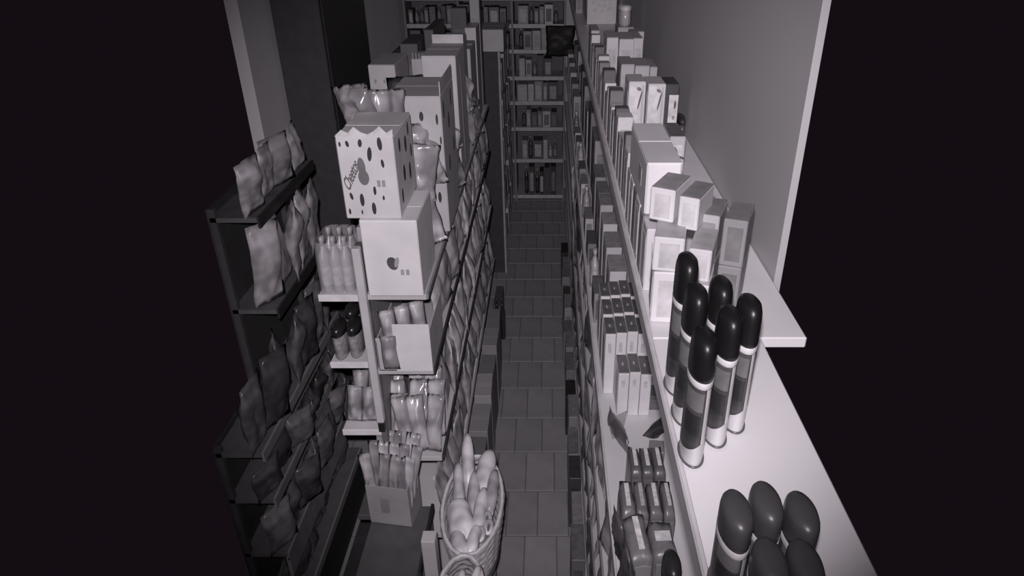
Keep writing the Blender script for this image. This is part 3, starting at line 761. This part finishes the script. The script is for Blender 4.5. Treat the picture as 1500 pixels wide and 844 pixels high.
def coffee(label, x0, x1, y0, y1, z1, tn, lt, lw=.34, lh=.62, off=0.0, rz=0, wide=False):
    t = thing('vacuum_pack', label, 'pack', ((x0 + x1) / 2, (y0 + y1) / 2, zs), R(rz), 'dark packs on the right middle shelf')
    a, b, h = (x1 - x0) / 2, (y1 - y0) / 2, z1 - zs
    bm = addbox(bmesh.new(), -a, a, -b, b, 0, h)
    bmesh.ops.subdivide_edges(bm, edges=bm.edges[:], cuts=4, use_grid_fill=True)
    for v in bm.verts:
        q = v.co * 34 + Vector((x0 * 90, y0 * 70, 0))
        v.co += Vector((a * .12, b * .1, h * .06)) * noise.noise(q)
        e = max(abs(v.co.x) / a, abs(v.co.y) / b)
        if v.co.z > h * .8 and e > .8: v.co.z -= h * .05; v.co.x *= .94; v.co.y *= .94
    obj('body', bm, M(tn, .35, .2, 30), t, True)
    box('label_plate', a * off - a * lw, a * off + a * lw, -b * lh, b * lh, h * 1.045, h * 1.06 + .0008, M(lt, .5, .25, 60), t)
    box('end_fold', -a * .8, a * .8, -b - .003, -b + .002, h * .3, h * .8, M(tn * 1.4, .4), t)
    return t
for i in range(3):
    coffee('dark pack with white label in the rear row of three, %s from the aisle' % ORD[i], .199 + i * .029, .226 + i * .029, 1.27, 1.37, 1.50, .10, .62)
for i, (x0, x1, lt) in enumerate(((.165, .196, .62), (.199, .226, .4), (.230, .258, .6), (.262, .286, .5))):
    coffee('dark pack with pale label in the middle row of four, %s from the aisle' % ORD[i], x0, x1, 1.135, 1.24, 1.505, .14, lt, .34, .66)
coffee('larger grey pack with long white label, front left', .166, .214, 1.005, 1.125, 1.515, .19, .68, .26, .74, .05, 4)
coffee('larger grey pack with wide white label, front right', .220, .272, 1.02, 1.12, 1.50, .17, .62, .66, .26, .0, 2)
t = thing('black_jar', 'black jar with pale rim lying before the front right pack', 'jar', (.252, .985, zs), 0)
obj('body', lathe([(.85, 0), (1, .01), (1, .09)], .02, .04, 20), M(.05, .3), t, True)
obj('rim', lathe([(1.03, .088), (1.03, .094)], .02, .04, 20), M(.6, .3), t, True)
obj('lid', lathe([(1.0, .094), (1.0, .13), (.9, .142), (.6, .15)], .02, .04, 20), M(.03, .35), t, True)
for i in range(2):
    o = link('dark_pouch', bag_mesh(.07, .17, .03, 310 + i, 8, 11, .25), foil(.09)); o.location = (.162 + .012 * i, 1.10 - .09 * i, zs + .004); o.rotation_euler = (R(6), R(-6), R(12 - 8 * i))
    tag(o, 'tall dark pouch at the shelf edge beside the grey packs, %s one' % ('rear', 'near')[i], 'packet', 'dark pouches at the shelf edge')
pack('pale_packet_box', 'small pale box at the near end of the middle shelf', .205, .236, .90, .97, zs, zs + .06, .5, .6)
for i in range(2):
    pack('pale_packet_box', 'dark low box at the near end of the middle shelf, %s one' % ('left', 'right')[i], .17 + i * .06, .225 + i * .06, .68, .86, zs, zs + .09, .14, .2)

# ---------------- packets on the lower right shelves, seen edge-on
RV = [bag_mesh(.12, .25, .03, 400 + i, 7, 10, .2) for i in range(5)]
for zb, x_, tones, nm in ((1.051, .168, (.32, .5, .2, .42, .6, .26, .12), 'the upper low right shelf'), (.751, .166, (.3, .2, .46, .16, .36), 'the middle low right shelf'), (.451, .164, (.24, .4, .16, .3, .1), 'the lowest right shelf')):
    bagrow(zb, 1.2, 4.6, .135, x_, 'upright_packet', nm, tones, RV, 4, 'from the near end', 1.05, 24, 'upright packet')
for i in range(15):
    y0 = 1.78 + i * .23
    tn = (.22, .17, .26, .06, .2, .24, .03, .18)[i % 8]
    pack('low_carton', '%s low carton at the right shelving foot, %s from near end' % (shade(tn), ORD[i]), .098 + .006 * math.sin(i * 4), .15, y0, y0 + (.2 if i % 3 else .16), 0.0045, .30 + .03 * math.sin(i * 2.7), tn, tn * .7, group='cartons along the foot of the right shelving', top=tn * .8)

# ================================================================ DIM LEFT WALL
t = thing('left_shelving', 'dim shelving against the left wall, hung with bags', 'shelving', (-1.15, 2.1, 0))
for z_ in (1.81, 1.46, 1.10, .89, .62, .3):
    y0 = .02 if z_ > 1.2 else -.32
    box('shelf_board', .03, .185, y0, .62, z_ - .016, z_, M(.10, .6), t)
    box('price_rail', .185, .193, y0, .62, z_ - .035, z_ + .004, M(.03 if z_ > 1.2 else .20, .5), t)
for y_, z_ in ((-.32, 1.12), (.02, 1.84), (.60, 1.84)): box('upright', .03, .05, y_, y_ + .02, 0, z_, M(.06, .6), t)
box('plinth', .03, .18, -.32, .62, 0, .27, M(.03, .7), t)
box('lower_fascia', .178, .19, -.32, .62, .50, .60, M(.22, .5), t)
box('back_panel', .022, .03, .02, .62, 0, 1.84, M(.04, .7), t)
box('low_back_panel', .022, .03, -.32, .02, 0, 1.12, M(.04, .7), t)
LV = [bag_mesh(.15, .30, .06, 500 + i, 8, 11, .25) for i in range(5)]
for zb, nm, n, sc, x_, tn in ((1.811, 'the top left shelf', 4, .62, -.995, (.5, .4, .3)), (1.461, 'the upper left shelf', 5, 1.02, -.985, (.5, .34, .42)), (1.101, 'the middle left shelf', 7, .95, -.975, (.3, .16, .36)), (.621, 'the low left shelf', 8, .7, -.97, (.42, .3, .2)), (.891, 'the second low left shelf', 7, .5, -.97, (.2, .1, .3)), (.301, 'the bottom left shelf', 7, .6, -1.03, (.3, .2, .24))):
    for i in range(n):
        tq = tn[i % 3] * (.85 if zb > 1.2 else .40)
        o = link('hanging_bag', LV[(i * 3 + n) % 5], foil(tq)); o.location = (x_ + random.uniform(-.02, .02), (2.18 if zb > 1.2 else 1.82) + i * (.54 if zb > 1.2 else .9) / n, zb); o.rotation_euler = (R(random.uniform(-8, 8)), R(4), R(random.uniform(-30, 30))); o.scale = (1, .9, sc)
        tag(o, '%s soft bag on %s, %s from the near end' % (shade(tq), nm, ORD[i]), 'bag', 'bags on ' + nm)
t = thing('dark_cabinet', 'tall black cabinet against the left wall', 'cabinet', (-1.2, 3.68, 0))
box('body', -.18, .06, 0, .9, 0, 2.75, M(.05, .6), t, .004)
dr = box('door', .06, .066, .03, .87, .1, 2.7, M(.05, .45), t, .002)
box('handle', .066, .08, .06, .08, 1.0, 1.5, M(.06, .3), dr)
t = thing('rear_left_shelving', 'dim grey shelving beyond the black cabinet', 'shelving', (-1.2, 4.72, 0))
for z_ in (.4, .8, 1.2, 1.5): box('shelf_board', -.17, .06, 0, 2.1, z_ - .016, z_, M(.11, .6), t)
for y_ in (0, 2.07): box('upright', .03, .06, y_, y_ + .025, 0, 1.6, M(.1, .6), t)
box('back_panel', -.19, -.175, 0, 2.1, 0, 1.6, M(.06, .7), t)
for j, z_ in enumerate((.8, 1.2, 1.5)):
    for i in range(5):
        tn = (.08, .10, .07, .09)[(i + j) % 4]
        pack('dim_box', '%s box beyond the black cabinet, %s dim shelf, %s from near end' % (shade(tn), ('lower', 'middle', 'upper')[j], ORD[i]), -1.3, -1.17, 4.78 + i * .40, 5.02 + i * .40, z_, z_ + .16, tn, tn * .7, group='boxes on the dim shelving')

t = thing('floor_shade_sheet', 'added dark sheet standing in for shade on the left aisle floor', 'shade sheet', (-.845, 2.6, .0045))  # added dark sheet: its colour paints the shade of the unlit aisle floor
box('shade sheet', -.105, .105, -.9, .9, 0, .008, M(.04, .8), t, .002)
for i in range(9): box('shade_strip', -.098, .098, -.84 + i * .2, -.80 + i * .2, .008, .011, M(.05, .8), t)  # raised strips of the added shade sheet, equally dark
